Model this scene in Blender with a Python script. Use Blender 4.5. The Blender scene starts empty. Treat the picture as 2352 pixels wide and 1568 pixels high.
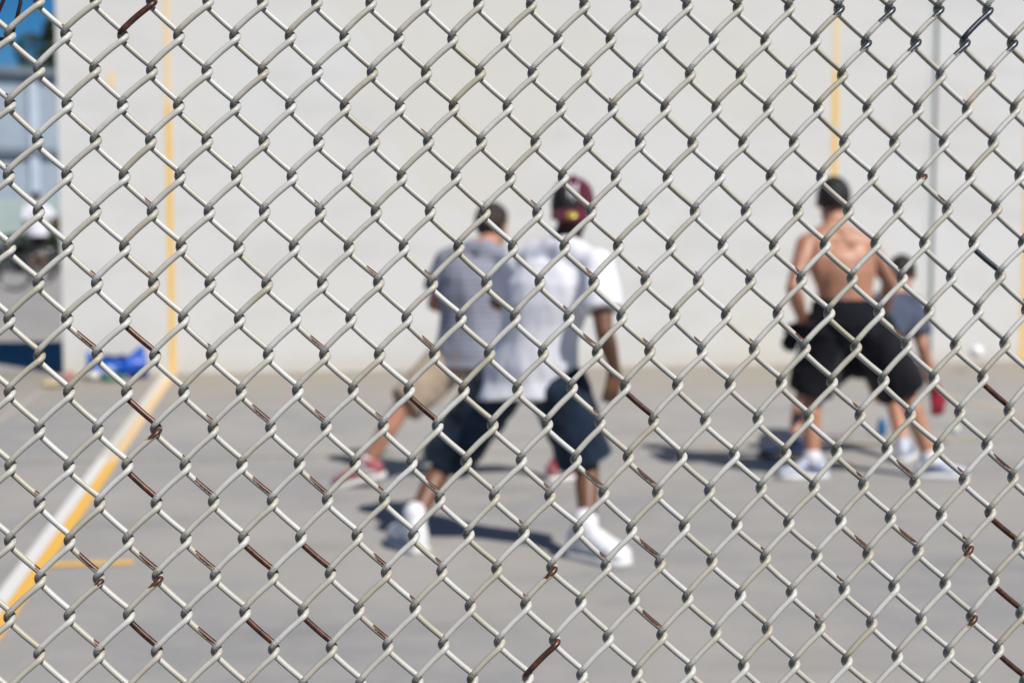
import bpy, bmesh, math, random
import numpy as np
from mathutils import Vector, Matrix, noise

# ---------------------------------------------------------------- camera, sky, sun, exposure
S = bpy.context.scene
COL = S.collection
CAM = Vector((0.9992, -14.1095, 1.4395))
YAW, PITCH, FPX = 0.1438, 0.0833, 3593.0           # FPX: focal length for a frame 2352 wide
cd = bpy.data.cameras.new('camera'); cam = bpy.data.objects.new('camera', cd); COL.objects.link(cam)
cd.sensor_width = 36.0; cd.lens = 36.0 * FPX / 2352.0
cd.clip_start = 0.05; cd.clip_end = 2000
FW = Vector((math.sin(YAW) * math.cos(PITCH), math.cos(YAW) * math.cos(PITCH), -math.sin(PITCH)))
RT = Vector((math.cos(YAW), -math.sin(YAW), 0)); DN = FW.cross(RT)
cam.matrix_world = Matrix(((RT.x, -DN.x, -FW.x, CAM.x), (RT.y, -DN.y, -FW.y, CAM.y), (RT.z, -DN.z, -FW.z, CAM.z), (0, 0, 0, 1)))
S.camera = cam
cd.dof.use_dof = True; cd.dof.focus_distance = 1.585; cd.dof.aperture_fstop = 4.9; cd.dof.aperture_blades = 9

SUN_EL = math.radians(50); SX, SY = 0.559, -0.829      # towards the sun
W = bpy.data.worlds.new('World'); S.world = W; W.use_nodes = True
nt = W.node_tree
sky = nt.nodes.new('ShaderNodeTexSky'); sky.sky_type = 'NISHITA'; sky.sun_disc = False
sky.sun_elevation = SUN_EL; sky.sun_rotation = math.atan2(SX, SY)
sky.altitude = 2500; sky.air_density = 1.0; sky.dust_density = 0.0; sky.ozone_density = 6.0
bg = nt.nodes['Background']; bg.inputs[1].default_value = 0.054
hs = nt.nodes.new('ShaderNodeHueSaturation'); hs.inputs['Saturation'].default_value = 1.35
nt.links.new(sky.outputs[0], hs.inputs['Color']); nt.links.new(hs.outputs[0], bg.inputs[0])
ld = bpy.data.lights.new('sun', 'SUN'); ld.energy = 4.6; ld.angle = math.radians(0.53); ld.color = (1.0, 0.955, 0.89)
sun = bpy.data.objects.new('sun', ld); COL.objects.link(sun)
sun.rotation_euler = Vector((-SX * math.cos(SUN_EL), -SY * math.cos(SUN_EL), -math.sin(SUN_EL))).to_track_quat('-Z', 'Y').to_euler()
sun.location = (10, -20, 20)
vs = S.view_settings; vs.view_transform = 'Standard'; vs.look = 'None'; vs.exposure = 0.12; vs.gamma = 1.0; vs.use_curve_mapping = False
S.cycles.use_denoising = True
S.cycles.max_bounces = 6

R = math.radians
rng = random.Random(7)
np.random.seed(7)

def at(u, v, Y):
    """point of the plane y = Y seen at (u, v) of the 2352 x 1568 frame (used to survey the place)"""
    d = RT * ((u - 1176) / FPX) + DN * ((v - 784) / FPX) + FW
    return CAM + d * ((Y - CAM.y) / d.y)

def gnd(u, v, z=0.0):
    d = RT * ((u - 1176) / FPX) + DN * ((v - 784) / FPX) + FW
    return CAM + d * ((z - CAM.z) / d.z)

# ---------------------------------------------------------------- materials
def mat(name, col, rough=0.6, metal=0.0, var=0.0, scale=6.0, col2=None, bump=0.0, bscale=60.0, sss=0.0, spec=0.5):
    m = bpy.data.materials.new(name); m.use_nodes = True
    n = m.node_tree.nodes; l = m.node_tree.links; b = n['Principled BSDF']
    b.inputs['Roughness'].default_value = rough; b.inputs['Metallic'].default_value = metal
    b.inputs['Specular IOR Level'].default_value = spec
    tc = n.new('ShaderNodeTexCoord')
    if var > 0 or col2 is not None:
        t = n.new('ShaderNodeTexNoise'); t.inputs['Scale'].default_value = scale; t.inputs['Detail'].default_value = 5; t.inputs['Roughness'].default_value = 0.6
        l.new(tc.outputs['Object'], t.inputs['Vector'])
        r = n.new('ShaderNodeValToRGB'); r.color_ramp.elements[0].position = 0.35; r.color_ramp.elements[1].position = 0.68
        c2 = col2 if col2 is not None else tuple(min(1, c * (1 + var)) for c in col)
        c1 = col if col2 is not None else tuple(c * (1 - var) for c in col)
        r.color_ramp.elements[0].color = (*c1, 1); r.color_ramp.elements[1].color = (*c2, 1)
        l.new(t.outputs['Fac'], r.inputs['Fac']); l.new(r.outputs['Color'], b.inputs['Base Color'])
    else:
        b.inputs['Base Color'].default_value = (*col, 1)
    if bump > 0:
        t2 = n.new('ShaderNodeTexNoise'); t2.inputs['Scale'].default_value = bscale; t2.inputs['Detail'].default_value = 4
        l.new(tc.outputs['Object'], t2.inputs['Vector'])
        bp = n.new('ShaderNodeBump'); bp.inputs['Strength'].default_value = bump; bp.inputs['Distance'].default_value = 0.01
        l.new(t2.outputs['Fac'], bp.inputs['Height']); l.new(bp.outputs['Normal'], b.inputs['Normal'])
    if sss > 0:
        b.inputs['Subsurface Weight'].default_value = sss; b.inputs['Subsurface Radius'].default_value = (0.01, 0.004, 0.002)
    return m

M = {}
def mix_rgb(n, l, fac, a, b, blend='MIX'):
    x = n.new('ShaderNodeMix'); x.data_type = 'RGBA'; x.blend_type = blend
    for sock, val in ((x.inputs[0], fac), (x.inputs[6], a), (x.inputs[7], b)):
        if hasattr(val, 'is_linked'): l.new(val, sock)
        elif isinstance(val, (int, float)): sock.default_value = val
        else: sock.default_value = (*val, 1)
    return x.outputs[2]
def tex_noise(n, l, vec, scale, detail=4, rough=0.6):
    t = n.new('ShaderNodeTexNoise'); t.inputs['Scale'].default_value = scale; t.inputs['Detail'].default_value = detail; t.inputs['Roughness'].default_value = rough
    if vec is not None: l.new(vec, t.inputs['Vector'])
    return t.outputs['Fac']
def ramp(n, l, fac, p0, p1, c0=(0, 0, 0), c1=(1, 1, 1)):
    r = n.new('ShaderNodeValToRGB'); e = r.color_ramp.elements
    e[0].position, e[1].position = p0, p1; e[0].color = (*c0, 1); e[1].color = (*c1, 1)
    l.new(fac, r.inputs['Fac']); return r.outputs['Color']
def math_node(n, l, op, a, b=None):
    x = n.new('ShaderNodeMath'); x.operation = op
    for k, val in enumerate((a, b)):
        if val is None: continue
        if hasattr(val, 'is_linked'): l.new(val, x.inputs[k])
        else: x.inputs[k].default_value = val
    return x.outputs[0]
def mapped(n, l, vec, sc):
    mp = n.new('ShaderNodeMapping'); mp.inputs['Scale'].default_value = sc; l.new(vec, mp.inputs['Vector']); return mp.outputs[0]

def ground_mat():
    m = bpy.data.materials.new('concrete_court'); m.use_nodes = True
    n = m.node_tree.nodes; l = m.node_tree.links; b = n['Principled BSDF']; b.inputs['Roughness'].default_value = 0.85
    tc = n.new('ShaderNodeTexCoord'); v = tc.outputs['Object']
    big = tex_noise(n, l, v, 0.55, 6); mid = tex_noise(n, l, v, 3.5, 6, 0.65); fine = tex_noise(n, l, v, 60, 5, 0.7)
    c = ramp(n, l, big, 0.35, 0.65, (0.268, 0.266, 0.266), (0.365, 0.345, 0.318))
    c = mix_rgb(n, l, ramp(n, l, mid, 0.45, 0.75), c, (0.37, 0.35, 0.325))
    c = mix_rgb(n, l, ramp(n, l, fine, 0.55, 0.8), c, (0.21, 0.205, 0.20))
    # wind-blown dust lying along the foot of the wall
    sx = n.new('ShaderNodeSeparateXYZ'); l.new(v, sx.inputs[0])
    wob = math_node(n, l, 'MULTIPLY', math_node(n, l, 'SUBTRACT', big, 0.5), 2.6)
    d = math_node(n, l, 'ADD', sx.outputs[1], wob)
    mr = n.new('ShaderNodeMapRange'); mr.inputs[1].default_value = -3.2; mr.inputs[2].default_value = -0.3; l.new(d, mr.inputs[0])
    m2 = n.new('ShaderNodeMapRange'); m2.inputs[1].default_value = 0.6; m2.inputs[2].default_value = 0.2; l.new(sx.outputs[1], m2.inputs[0])
    c = mix_rgb(n, l, math_node(n, l, 'MULTIPLY', math_node(n, l, 'MULTIPLY', mr.outputs[0], m2.outputs[0]), 0.85), c, (0.285, 0.252, 0.20))
    # old stains
    st = tex_noise(n, l, mapped(n, l, v, (0.8, 2.2, 1)), 0.9, 3)
    c = mix_rgb(n, l, math_node(n, l, 'MULTIPLY', ramp(n, l, st, 0.55, 0.70), 0.5), c, (0.225, 0.218, 0.21))
    l.new(c, b.inputs['Base Color'])
    bp = n.new('ShaderNodeBump'); bp.inputs['Strength'].default_value = 0.35; bp.inputs['Distance'].default_value = 0.004
    l.new(fine, bp.inputs['Height']); l.new(bp.outputs[0], b.inputs['Normal'])
    return m

def wall_mat():
    m = bpy.data.materials.new('painted_concrete_wall'); m.use_nodes = True
    n = m.node_tree.nodes; l = m.node_tree.links; b = n['Principled BSDF']; b.inputs['Roughness'].default_value = 0.8
    tc = n.new('ShaderNodeTexCoord'); v = tc.outputs['Object']
    big = tex_noise(n, l, v, 0.45, 4); pt = tex_noise(n, l, mapped(n, l, v, (0.7, 1, 2.2)), 1.1, 5); fine = tex_noise(n, l, v, 45, 5)
    c = ramp(n, l, big, 0.38, 0.62, (0.672, 0.660, 0.626), (0.674, 0.674, 0.662))
    c = mix_rgb(n, l, math_node(n, l, 'MULTIPLY', ramp(n, l, pt, 0.48, 0.62), 0.8), c, (0.615, 0.612, 0.590))
    vo = n.new('ShaderNodeTexVoronoi'); vo.inputs['Scale'].default_value = 0.55; vo.inputs['Randomness'].default_value = 0.9
    l.new(mapped(n, l, v, (1, 1, 1.3)), vo.inputs['Vector'])
    vb = n.new('ShaderNodeSeparateColor'); l.new(vo.outputs['Color'], vb.inputs[0])
    c = mix_rgb(n, l, math_node(n, l, 'MULTIPLY', ramp(n, l, vb.outputs[0], 0.70, 0.74), 0.7), c, (0.665, 0.645, 0.585))
    # splash dirt on the lowest part
    sx = n.new('ShaderNodeSeparateXYZ'); l.new(v, sx.inputs[0])
    mr = n.new('ShaderNodeMapRange'); mr.inputs[1].default_value = 0.24; mr.inputs[2].default_value = 0.0
    l.new(math_node(n, l, 'ADD', sx.outputs[2], math_node(n, l, 'MULTIPLY', pt, 0.12)), mr.inputs[0])
    c = mix_rgb(n, l, math_node(n, l, 'MULTIPLY', mr.outputs[0], 0.7), c, (0.55, 0.505, 0.42))
    c = mix_rgb(n, l, math_node(n, l, 'MULTIPLY', ramp(n, l, fine, 0.6, 0.8), 0.2), c, (0.54, 0.53, 0.50))
    l.new(c, b.inputs['Base Color'])
    bp = n.new('ShaderNodeBump'); bp.inputs['Strength'].default_value = 0.25; bp.inputs['Distance'].default_value = 0.004
    l.new(fine, bp.inputs['Height']); l.new(bp.outputs[0], b.inputs['Normal'])
    return m

def wire_mat():
    m = bpy.data.materials.new('chipped_cream_coating'); m.use_nodes = True
    n = m.node_tree.nodes; l = m.node_tree.links; b = n['Principled BSDF']
    tc = n.new('ShaderNodeTexCoord'); v = tc.outputs['Object']
    def attr(nm):
        a = n.new('ShaderNodeAttribute'); a.attribute_name = nm; return a.outputs['Fac']
    bare, tone, steel, dirt_shade = attr('bare'), attr('tone'), attr('steel'), attr('dirt_shade')
    big = tex_noise(n, l, v, 22, 3); mid = tex_noise(n, l, v, 160, 4); fine = tex_noise(n, l, v, 900, 4, 0.7)
    tn = math_node(n, l, 'ADD', tone, math_node(n, l, 'MULTIPLY', math_node(n, l, 'SUBTRACT', big, 0.5), 1.3))
    c = ramp(n, l, tn, 0.15, 0.95, (0.575, 0.568, 0.535), (0.41, 0.375, 0.285))
    c = mix_rgb(n, l, math_node(n, l, 'MULTIPLY', ramp(n, l, fine, 0.58, 0.70), 0.55), c, (0.16, 0.145, 0.12))
    c = mix_rgb(n, l, math_node(n, l, 'MULTIPLY', ramp(n, l, mid, 0.62, 0.75), 0.35), c, (0.30, 0.25, 0.16))
    grime_shade = math_node(n, l, 'ADD', math_node(n, l, 'MULTIPLY', dirt_shade, 0.31), tex_noise(n, l, v, 520, 5, 0.75))  # hooks darkened as painted shade, mixed with scattered grime specks
    c = mix_rgb(n, l, math_node(n, l, 'MULTIPLY', ramp(n, l, grime_shade, 0.62, 0.84), 0.8), c, (0.075, 0.066, 0.055))
    rust = ramp(n, l, mid, 0.35, 0.72, (0.035, 0.015, 0.014), (0.15, 0.055, 0.022))
    rust = mix_rgb(n, l, ramp(n, l, fine, 0.55, 0.72), rust, (0.075, 0.04, 0.035))
    rust = mix_rgb(n, l, steel, rust, (0.10, 0.11, 0.125))
    k = math_node(n, l, 'ADD', bare, math_node(n, l, 'MULTIPLY', math_node(n, l, 'SUBTRACT', tex_noise(n, l, v, 330, 4, 0.65), 0.5), 0.75))
    edge = ramp(n, l, k, 0.43, 0.455); gone = ramp(n, l, k, 0.47, 0.49)
    c = mix_rgb(n, l, math_node(n, l, 'MULTIPLY', edge, 0.55), c, (0.42, 0.25, 0.10))
    c = mix_rgb(n, l, gone, c, rust)
    l.new(c, b.inputs['Base Color'])
    rg = n.new('ShaderNodeMix'); l.new(gone, rg.inputs[0]); rg.inputs[2].default_value = 0.42; rg.inputs[3].default_value = 0.38; l.new(rg.outputs[0], b.inputs['Roughness'])
    mt = math_node(n, l, 'MULTIPLY', gone, math_node(n, l, 'ADD', math_node(n, l, 'MULTIPLY', steel, 0.6), 0.15)); l.new(mt, b.inputs['Metallic'])
    h = math_node(n, l, 'SUBTRACT', math_node(n, l, 'MULTIPLY', fine, 0.12), gone)
    bp = n.new('ShaderNodeBump'); bp.inputs['Strength'].default_value = 0.5; bp.inputs['Distance'].default_value = 0.0005
    l.new(h, bp.inputs['Height']); l.new(bp.outputs[0], b.inputs['Normal'])
    return m

def paint_mat(name, col, worn, amount):
    """line paint, worn through to the surface below in patches"""
    m = bpy.data.materials.new(name); m.use_nodes = True
    n = m.node_tree.nodes; l = m.node_tree.links; b = n['Principled BSDF']; b.inputs['Roughness'].default_value = 0.7
    tc = n.new('ShaderNodeTexCoord'); v = tc.outputs['Object']
    t = tex_noise(n, l, v, 14, 6, 0.7); t2 = tex_noise(n, l, v, 1.2, 3)
    k = math_node(n, l, 'ADD', math_node(n, l, 'MULTIPLY', t, 0.7), math_node(n, l, 'MULTIPLY', t2, 0.3))
    l.new(mix_rgb(n, l, ramp(n, l, k, 0.62 - amount, 0.72 - amount), col, worn), b.inputs['Base Color'])
    return m

def cloth(name, col, var=0.08, stripes=None):
    m = bpy.data.materials.new(name); m.use_nodes = True
    n = m.node_tree.nodes; l = m.node_tree.links; b = n['Principled BSDF']; b.inputs['Roughness'].default_value = 0.9
    b.inputs['Specular IOR Level'].default_value = 0.2; b.inputs['Sheen Weight'].default_value = 0.12
    tc = n.new('ShaderNodeTexCoord'); v = tc.outputs['Object']
    t = tex_noise(n, l, v, 9, 5)
    c = ramp(n, l, t, 0.35, 0.7, tuple(x * (1 - var) for x in col), tuple(min(.9, x * (1 + var)) for x in col))
    if stripes:
        w = n.new('ShaderNodeTexWave'); w.wave_type = 'BANDS'; w.bands_direction = 'Z'; w.inputs['Scale'].default_value = 11; w.inputs['Distortion'].default_value = 0.6
        l.new(v, w.inputs['Vector']); c = mix_rgb(n, l, ramp(n, l, w.outputs['Fac'], 0.7, 0.8), c, stripes)
    l.new(c, b.inputs['Base Color'])
    bp = n.new('ShaderNodeBump'); bp.inputs['Strength'].default_value = 0.4; bp.inputs['Distance'].default_value = 0.006
    l.new(tex_noise(n, l, v, 28, 4), bp.inputs['Height']); l.new(bp.outputs[0], b.inputs['Normal'])
    return m

def skin(name, col):
    return mat(name, col, rough=0.45, var=0.12, scale=12, bump=0.15, bscale=90, sss=0.08)

# ---------------------------------------------------------------- mesh helpers
def link(name, me, material, parent=None, smooth=True):
    o = bpy.data.objects.new(name, me); COL.objects.link(o)
    if material is not None:
        me.materials.clear(); me.materials.append(material)
    if parent is not None: o.parent = parent
    if smooth: me.shade_smooth()
    return o
def tag(o, label=None, cat=None, group=None, kind=None):
    for k, v in (('label', label), ('category', cat), ('group', group), ('kind', kind)):
        if v: o[k] = v
    return o
def empty(name, loc, rz=0.0):
    o = bpy.data.objects.new(name, None); COL.objects.link(o); o.location = loc; o.rotation_euler = (0, 0, rz); o.empty_display_size = 0.1
    return o

def frame(d):
    d = Vector(d).normalized(); a = Vector((0, 0, 1)) if abs(d.z) < 0.9 else Vector((1, 0, 0))
    x = d.cross(a).normalized(); return x, d.cross(x).normalized(), d

class MB:
    def __init__(s): s.v = []; s.f = []
    def ring(s, c, ax, ay, n):
        i = len(s.v)
        for k in range(n):
            t = 2 * math.pi * k / n; s.v.append(Vector(c) + ax * math.cos(t) + ay * math.sin(t))
        return i
    def skin(s, rings, n, caps=True):
        for a, b in zip(rings, rings[1:]):
            for k in range(n): s.f.append((a + k, a + (k + 1) % n, b + (k + 1) % n, b + k))
        if caps:
            s.f.append(tuple(rings[0] + k for k in reversed(range(n)))); s.f.append(tuple(rings[-1] + k for k in range(n)))
        return s
    def loft(s, secs, n=16):
        return s.skin([s.ring(c, Vector(ax), Vector(ay), n) for c, ax, ay in secs], n)
    def tube(s, pts, r, n=8, r1=None, flat=0.0):
        pts = [Vector(p) for p in pts]; rings = []; x = None
        for i, p in enumerate(pts):
            d = (pts[min(i + 1, len(pts) - 1)] - pts[max(i - 1, 0)]).normalized()
            x = frame(d)[0] if x is None else (x - d * x.dot(d)).normalized()
            q = i / max(1, len(pts) - 1); rr = r + ((r1 if r1 is not None else r) - r) * q
            rings.append(s.ring(p, x * rr, d.cross(x) * rr, n))
        return s.skin(rings, n)
    def capsule(s, p0, p1, r0, r1, n=12, h=3):
        p0, p1 = Vector(p0), Vector(p1)
        x, y, d = frame(p1 - p0) if (p1 - p0).length > 1e-6 else frame((0, 0, 1))
        rings = []
        for k in range(h):
            t = -math.pi / 2 + (k + 0.35) * (math.pi / 2) / h; rings.append(s.ring(p0 + d * r0 * math.sin(t), x * r0 * math.cos(t), y * r0 * math.cos(t), n))
        rings.append(s.ring(p0, x * r0, y * r0, n)); rings.append(s.ring((p0 + p1) / 2, x * (r0 + r1) / 2, y * (r0 + r1) / 2, n)); rings.append(s.ring(p1, x * r1, y * r1, n))
        for k in range(h):
            t = (k + 0.65) * (math.pi / 2) / h; rings.append(s.ring(p1 + d * r1 * math.sin(t), x * r1 * math.cos(t), y * r1 * math.cos(t), n))
        return s.skin(rings, n)
    def ell(s, c, ax, ay, az, n=16, m=9):
        c = Vector(c); rings = []
        for k in range(m):
            t = -math.pi / 2 + (k + 0.5) * math.pi / m
            rings.append(s.ring(c + Vector(az) * math.sin(t), Vector(ax) * math.cos(t), Vector(ay) * math.cos(t), n))
        return s.skin(rings, n)
    def box(s, c, hx, hy, hz, mtx=None):
        i = len(s.v); c = Vector(c)
        for z in (-1, 1):
            for y in (-1, 1):
                for x in (-1, 1):
                    p = Vector((x * hx, y * hy, z * hz)); s.v.append(c + (mtx @ p if mtx else p))
        s.f += [(i, i + 2, i + 3, i + 1), (i + 4, i + 5, i + 7, i + 6), (i, i + 1, i + 5, i + 4), (i + 2, i + 6, i + 7, i + 3), (i, i + 4, i + 6, i + 2), (i + 1, i + 3, i + 7, i + 5)]
        return s
    def mesh(s, base=None):
        me = bpy.data.meshes.new('m'); b = Vector(base) if base is not None else Vector()
        me.from_pydata([tuple(p - b) for p in s.v], [], s.f); me.validate(); me.update()
        bm = bmesh.new(); bm.from_mesh(me); bmesh.ops.recalc_face_normals(bm, faces=bm.faces); bm.to_mesh(me); bm.free()
        return me
    def build(s, name, material, parent=None, base=None, smooth=True, bevel=0.0):
        me = s.mesh(base)
        if bevel > 0:
            bm = bmesh.new(); bm.from_mesh(me)
            bmesh.ops.bevel(bm, geom=bm.edges[:], offset=bevel, segments=2, affect='EDGES', profile=0.6); bm.to_mesh(me); bm.free()
        return link(name, me, material, parent, smooth)
    def fused(s, voxel, smooth=4, base=None, disp=None):
        """one continuous surface from the overlapping pieces"""
        o = bpy.data.objects.new('t', s.mesh()); COL.objects.link(o)
        md = o.modifiers.new('r', 'REMESH'); md.mode = 'VOXEL'; md.voxel_size = voxel
        if smooth:
            m2 = o.modifiers.new('s', 'SMOOTH'); m2.factor = 0.5; m2.iterations = smooth
        dg = bpy.context.evaluated_depsgraph_get(); me = bpy.data.meshes.new_from_object(o.evaluated_get(dg))
        old = o.data; bpy.data.objects.remove(o); bpy.data.meshes.remove(old)
        if disp:
            nv = len(me.vertices); nr = [v.normal.copy() for v in me.vertices]
            for v in me.vertices: v.co += nr[v.index] * disp(v.co)
        if base is not None: me.transform(Matrix.Translation(-Vector(base)))
        me.update(); return me

def sheet(name, pts, material, parent, z):
    me = bpy.data.meshes.new(name); me.from_pydata([(x, y, z) for x, y in pts], [], [tuple(range(len(pts)))]); me.update()
    return link(name, me, material, parent, False)

# ---------------------------------------------------------------- ground and court markings
M['ground'] = ground_mat(); M['wall'] = wall_mat(); M['wire'] = wire_mat()
M['yellow'] = paint_mat('yellow_line_paint', (0.80, 0.45, 0.07), (0.70, 0.45, 0.16), 0.02)
M['peach'] = paint_mat('faded_yellow_paint', (0.76, 0.53, 0.27), (0.66, 0.57, 0.44), 0.06)
M['white_line'] = paint_mat('white_line_paint', (0.72, 0.71, 0.68), (0.45, 0.44, 0.42), 0.02)
M['white_worn'] = paint_mat('worn_white_paint', (0.62, 0.59, 0.53), (0.42, 0.40, 0.37), 0.08)
M['tan'] = paint_mat('worn_tan_paint', (0.52, 0.41, 0.27), (0.37, 0.345, 0.31), 0.10)
M['ghost'] = paint_mat('almost_gone_paint', (0.42, 0.375, 0.315), (0.345, 0.33, 0.31), 0.12)
M['wall_yellow'] = paint_mat('yellow_wall_paint', (0.84, 0.53, 0.12), (0.78, 0.56, 0.22), 0.0)
M['wall_peach'] = paint_mat('faded_yellow_wall_paint', (0.82, 0.62, 0.36), (0.78, 0.68, 0.52), 0.06)

g = 600
me = bpy.data.meshes.new('ground'); me.from_pydata([(-g, -g, 0), (g, -g, 0), (g, g, 0), (-g, g, 0)], [], [(0, 1, 2, 3)]); me.update()
ground = tag(link('ground', me, M['ground'], None, False), 'sunlit grey concrete of the ball court', kind='structure')
def line(x0, x1, y0, y1, m, z=0.004, name='court_line'):
    return sheet(name, [(x0, y0), (x1, y0), (x1, y1), (x0, y1)], m, ground, z)
line(-0.026, 0.034, -12.9, -4.98, M['yellow']); line(-0.026, 0.034, -4.98, -0.012, M['peach'])
line(-0.090, -0.028, -12.9, -4.80, M['white_line']); line(-0.090, -0.028, -4.80, -0.012, M['white_worn'])
line(0.036, 0.365, -7.665, -7.59, M['yellow'])                    # service marker
line(5.64, 6.066, -7.655, -7.60, M['tan'])
line(6.068, 6.122, -10.4, -0.012, M['tan'])
line(0.036, 3.6, -4.905, -4.85, M['ghost']); line(3.6, 6.066, -4.905, -4.85, M['tan']); line(6.124, 7.97, -4.905, -4.85, M['tan'])
line(-4.5, -0.092, -4.915, -4.85, M['ghost'])
line(-0.98, -0.92, -7.0, -0.012, M['ghost']); line(7.972, 8.026, -10.4, -0.012, M['tan'])

# unseen dark ground behind the viewer, added to cut bounce on the fence
M['asphalt'] = mat('added_dark_asphalt', (0.035, 0.035, 0.036), 0.9, var=0.3, scale=5, bump=0.4, bscale=90)
me = bpy.data.meshes.new('added_dark_ground'); me.from_pydata([(-60, -60, .004), (60, -60, .004), (60, -12.95, .004), (-60, -12.95, .004)], [], [(0, 1, 2, 3)]); me.update()
tag(link('added_dark_ground', me, M['asphalt'], None, False), 'unseen dark ground sheet, added to cut bounce light on the fence', kind='structure')

# ---------------------------------------------------------------- the ball wall
WH = 4.88
wall = empty('ball_court_wall', (0, 0, 0))
tag(wall, 'tall off-white concrete ball court wall with yellow painted lines', 'wall')
def panel(x0, x1):
    return MB().box(((x0 + x1) / 2, 0.15, WH / 2 - 0.01), (x1 - x0) / 2, 0.15, WH / 2 + 0.01).build('wall_panel', M['wall'], wall, bevel=0.012, smooth=False)
panel(-0.945, 7.035); panel(7.075, 15.4)
M['joint'] = mat('grey_joint_filler', (0.46, 0.48, 0.47), 0.8, var=0.12, scale=4)
MB().box((7.055, 0.16, WH / 2 - 0.02), 0.022, 0.125, WH / 2 - 0.03).build('joint_filler', M['joint'], wall, smooth=False)
M['repaint'] = mat('greyish_repaint', (0.60, 0.615, 0.61), 0.8, var=0.08, scale=3)
MB().box((7.006, -0.0012, WH / 2), 0.018, 0.0012, WH / 2 - 0.05).build('repaint_strip', M['repaint'], wall, smooth=False)
def wline(x, z0, z1, m, w=0.027, y=0.0016):
    MB().box((x, -y, (z0 + z1) / 2), w, y, (z1 - z0) / 2).build('wall_line', m, wall, smooth=False)
wline(0, 0.006, 2.36, M['wall_yellow']); wline(0, 2.36, WH - 0.03, M['wall_peach'])
wline(6.085, 0.006, 2.72, M['wall_yellow']); wline(6.085, 2.72, WH - 0.03, M['wall_peach'])
wline(7.995, 0.006, WH - 0.03, M['wall_yellow'])
wline(-0.483, 2.50, 2.64, M['wall_peach'], 0.03)
wline(7.42, 2.42, 2.56, M['wall_peach'], 0.03)

# ---------------------------------------------------------------- chain-link fence
O = Vector((1.2584, -12.5337, 1.3332))
UA = Vector((0.99995, -0.00785, 0.00636)).normalized(); VA = Vector((-0.00494, 0.16897, 0.98561)); VA = (VA - UA * VA.dot(UA)).normalized()
NA = UA.cross(VA)                                      # towards -y: the side facing the camera
if NA.y > 0: NA = -NA
PU, PV = 0.0276898, 0.0359872                          # half a diamond, across and along
WR = 0.00305                                           # coated wire radius
SAG = np.array([[0.12, -1.98], [0.97, -1.75], [3.87, -2.34], [0.61, -0.61], [-1.09, 3.58], [1.05, 0.87], [-1.85, 0.15], [-2.43, 4.35], [0.64, 3.45], [-2.66, 0.04]]) / 1000
def knot(i, j):
    a = max(-1.1, min(1.1, (i - 19) / 19)); b = max(-1.1, min(1.2, (j - 8) / 10))
    f = np.array([1, a, b, a * b, a * a, b * b, a ** 3, a * a * b, a * b * b, b ** 3]) @ SAG
    q = random.Random(i * 1009 + j * 31 + 5)
    return (i - 19) * PU + f[0] + q.gauss(0, 0.00045), -(j - 8) * PV + f[1] + q.gauss(0, 0.00045)
CHIPS = [(4,10,1,1,0),(4,12,1,1,0),(4,14,1,1,0),(4,18,1,1,0),(8,16,1,1,0),(8,18,1,1,0),(10,16,1,1,0),(10,18,1,1,0),(14,12,1,1,0),(22,12,1,1,0),(36,12,1,1,0),(36,16,1,1,0),(36,18,1,1,0),(36,20,1,1,0),(36,8,1,0.9,1),(4,16,1,0.72,0),(8,14,1,0.72,0),(6,14,1,0.72,0),(6,16,1,0.72,0),(2,10,1,0.72,0),(8,12,1,0.72,0),(2,16,1,0.72,0),(10,14,1,0.72,0),(20,14,1,0.72,0),(22,14,1,0.72,0),(22,16,1,0.72,0),(32,14,1,0.72,0),(32,16,1,0.72,0),(36,14,1,0.72,0),(6,18,1,0.72,0),(22,18,1,0.72,0),(10,12,1,0.55,0),(14,14,1,0.55,0),(12,16,1,0.55,0),(30,16,1,0.55,0),(32,10,1,0.55,0),(14,10,1,0.55,0),(12,18,1,0.55,0),(20,10,1,0.55,0),(22,10,1,0.55,0),(10,10,1,0.55,0),(2,18,1,0.35,0),(30,12,1,0.35,0),(30,14,1,0.35,0),(29,17,1,0.35,0),(22,10,1,0.35,0),(12,12,1,0.35,0),(20,12,1,0.35,0),(14,16,1,0.35,0),(18,6,1,0.35,0),(20,8,1,0.35,0),(22,8,1,0.35,0),(14,8,1,0.35,0),(4,6,1,0.35,0),(4,8,1,0.35,0),(0,14,1,0.35,0),(10,6,1,0.35,0),(2,8,1,0.35,0),(4,0,0,0.9,0),(18,18,0,1,0),(4,16,0,0.5,0),(4,12,0,0.5,0),(18,16,0,0.5,0),(34,18,0,0.5,0),(34,16,0,0.5,0),(36,0,0,1,1),(32,0,0,0.8,1),(35,1,0,0.8,1),(34,0,0,0.6,1),(37,1,0,0.6,1),(33,1,0,0.6,1),(30,0,0,0.5,1),(31,1,0,0.5,1)]
chip = {}
for c_, j_, k_, a_, t_ in CHIPS: chip[(c_, j_, k_)] = (a_, t_)
fence = empty('chain_link_fence', O - VA * 1.30)
tag(fence, 'chipped cream-coated chain-link fence close to the viewer', 'fence')
FB = fence.location.copy()
def smooth01(x, a, b):
    t = max(0.0, min(1.0, (x - a) / (b - a))); return t * t * (3 - 2 * t)
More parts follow.
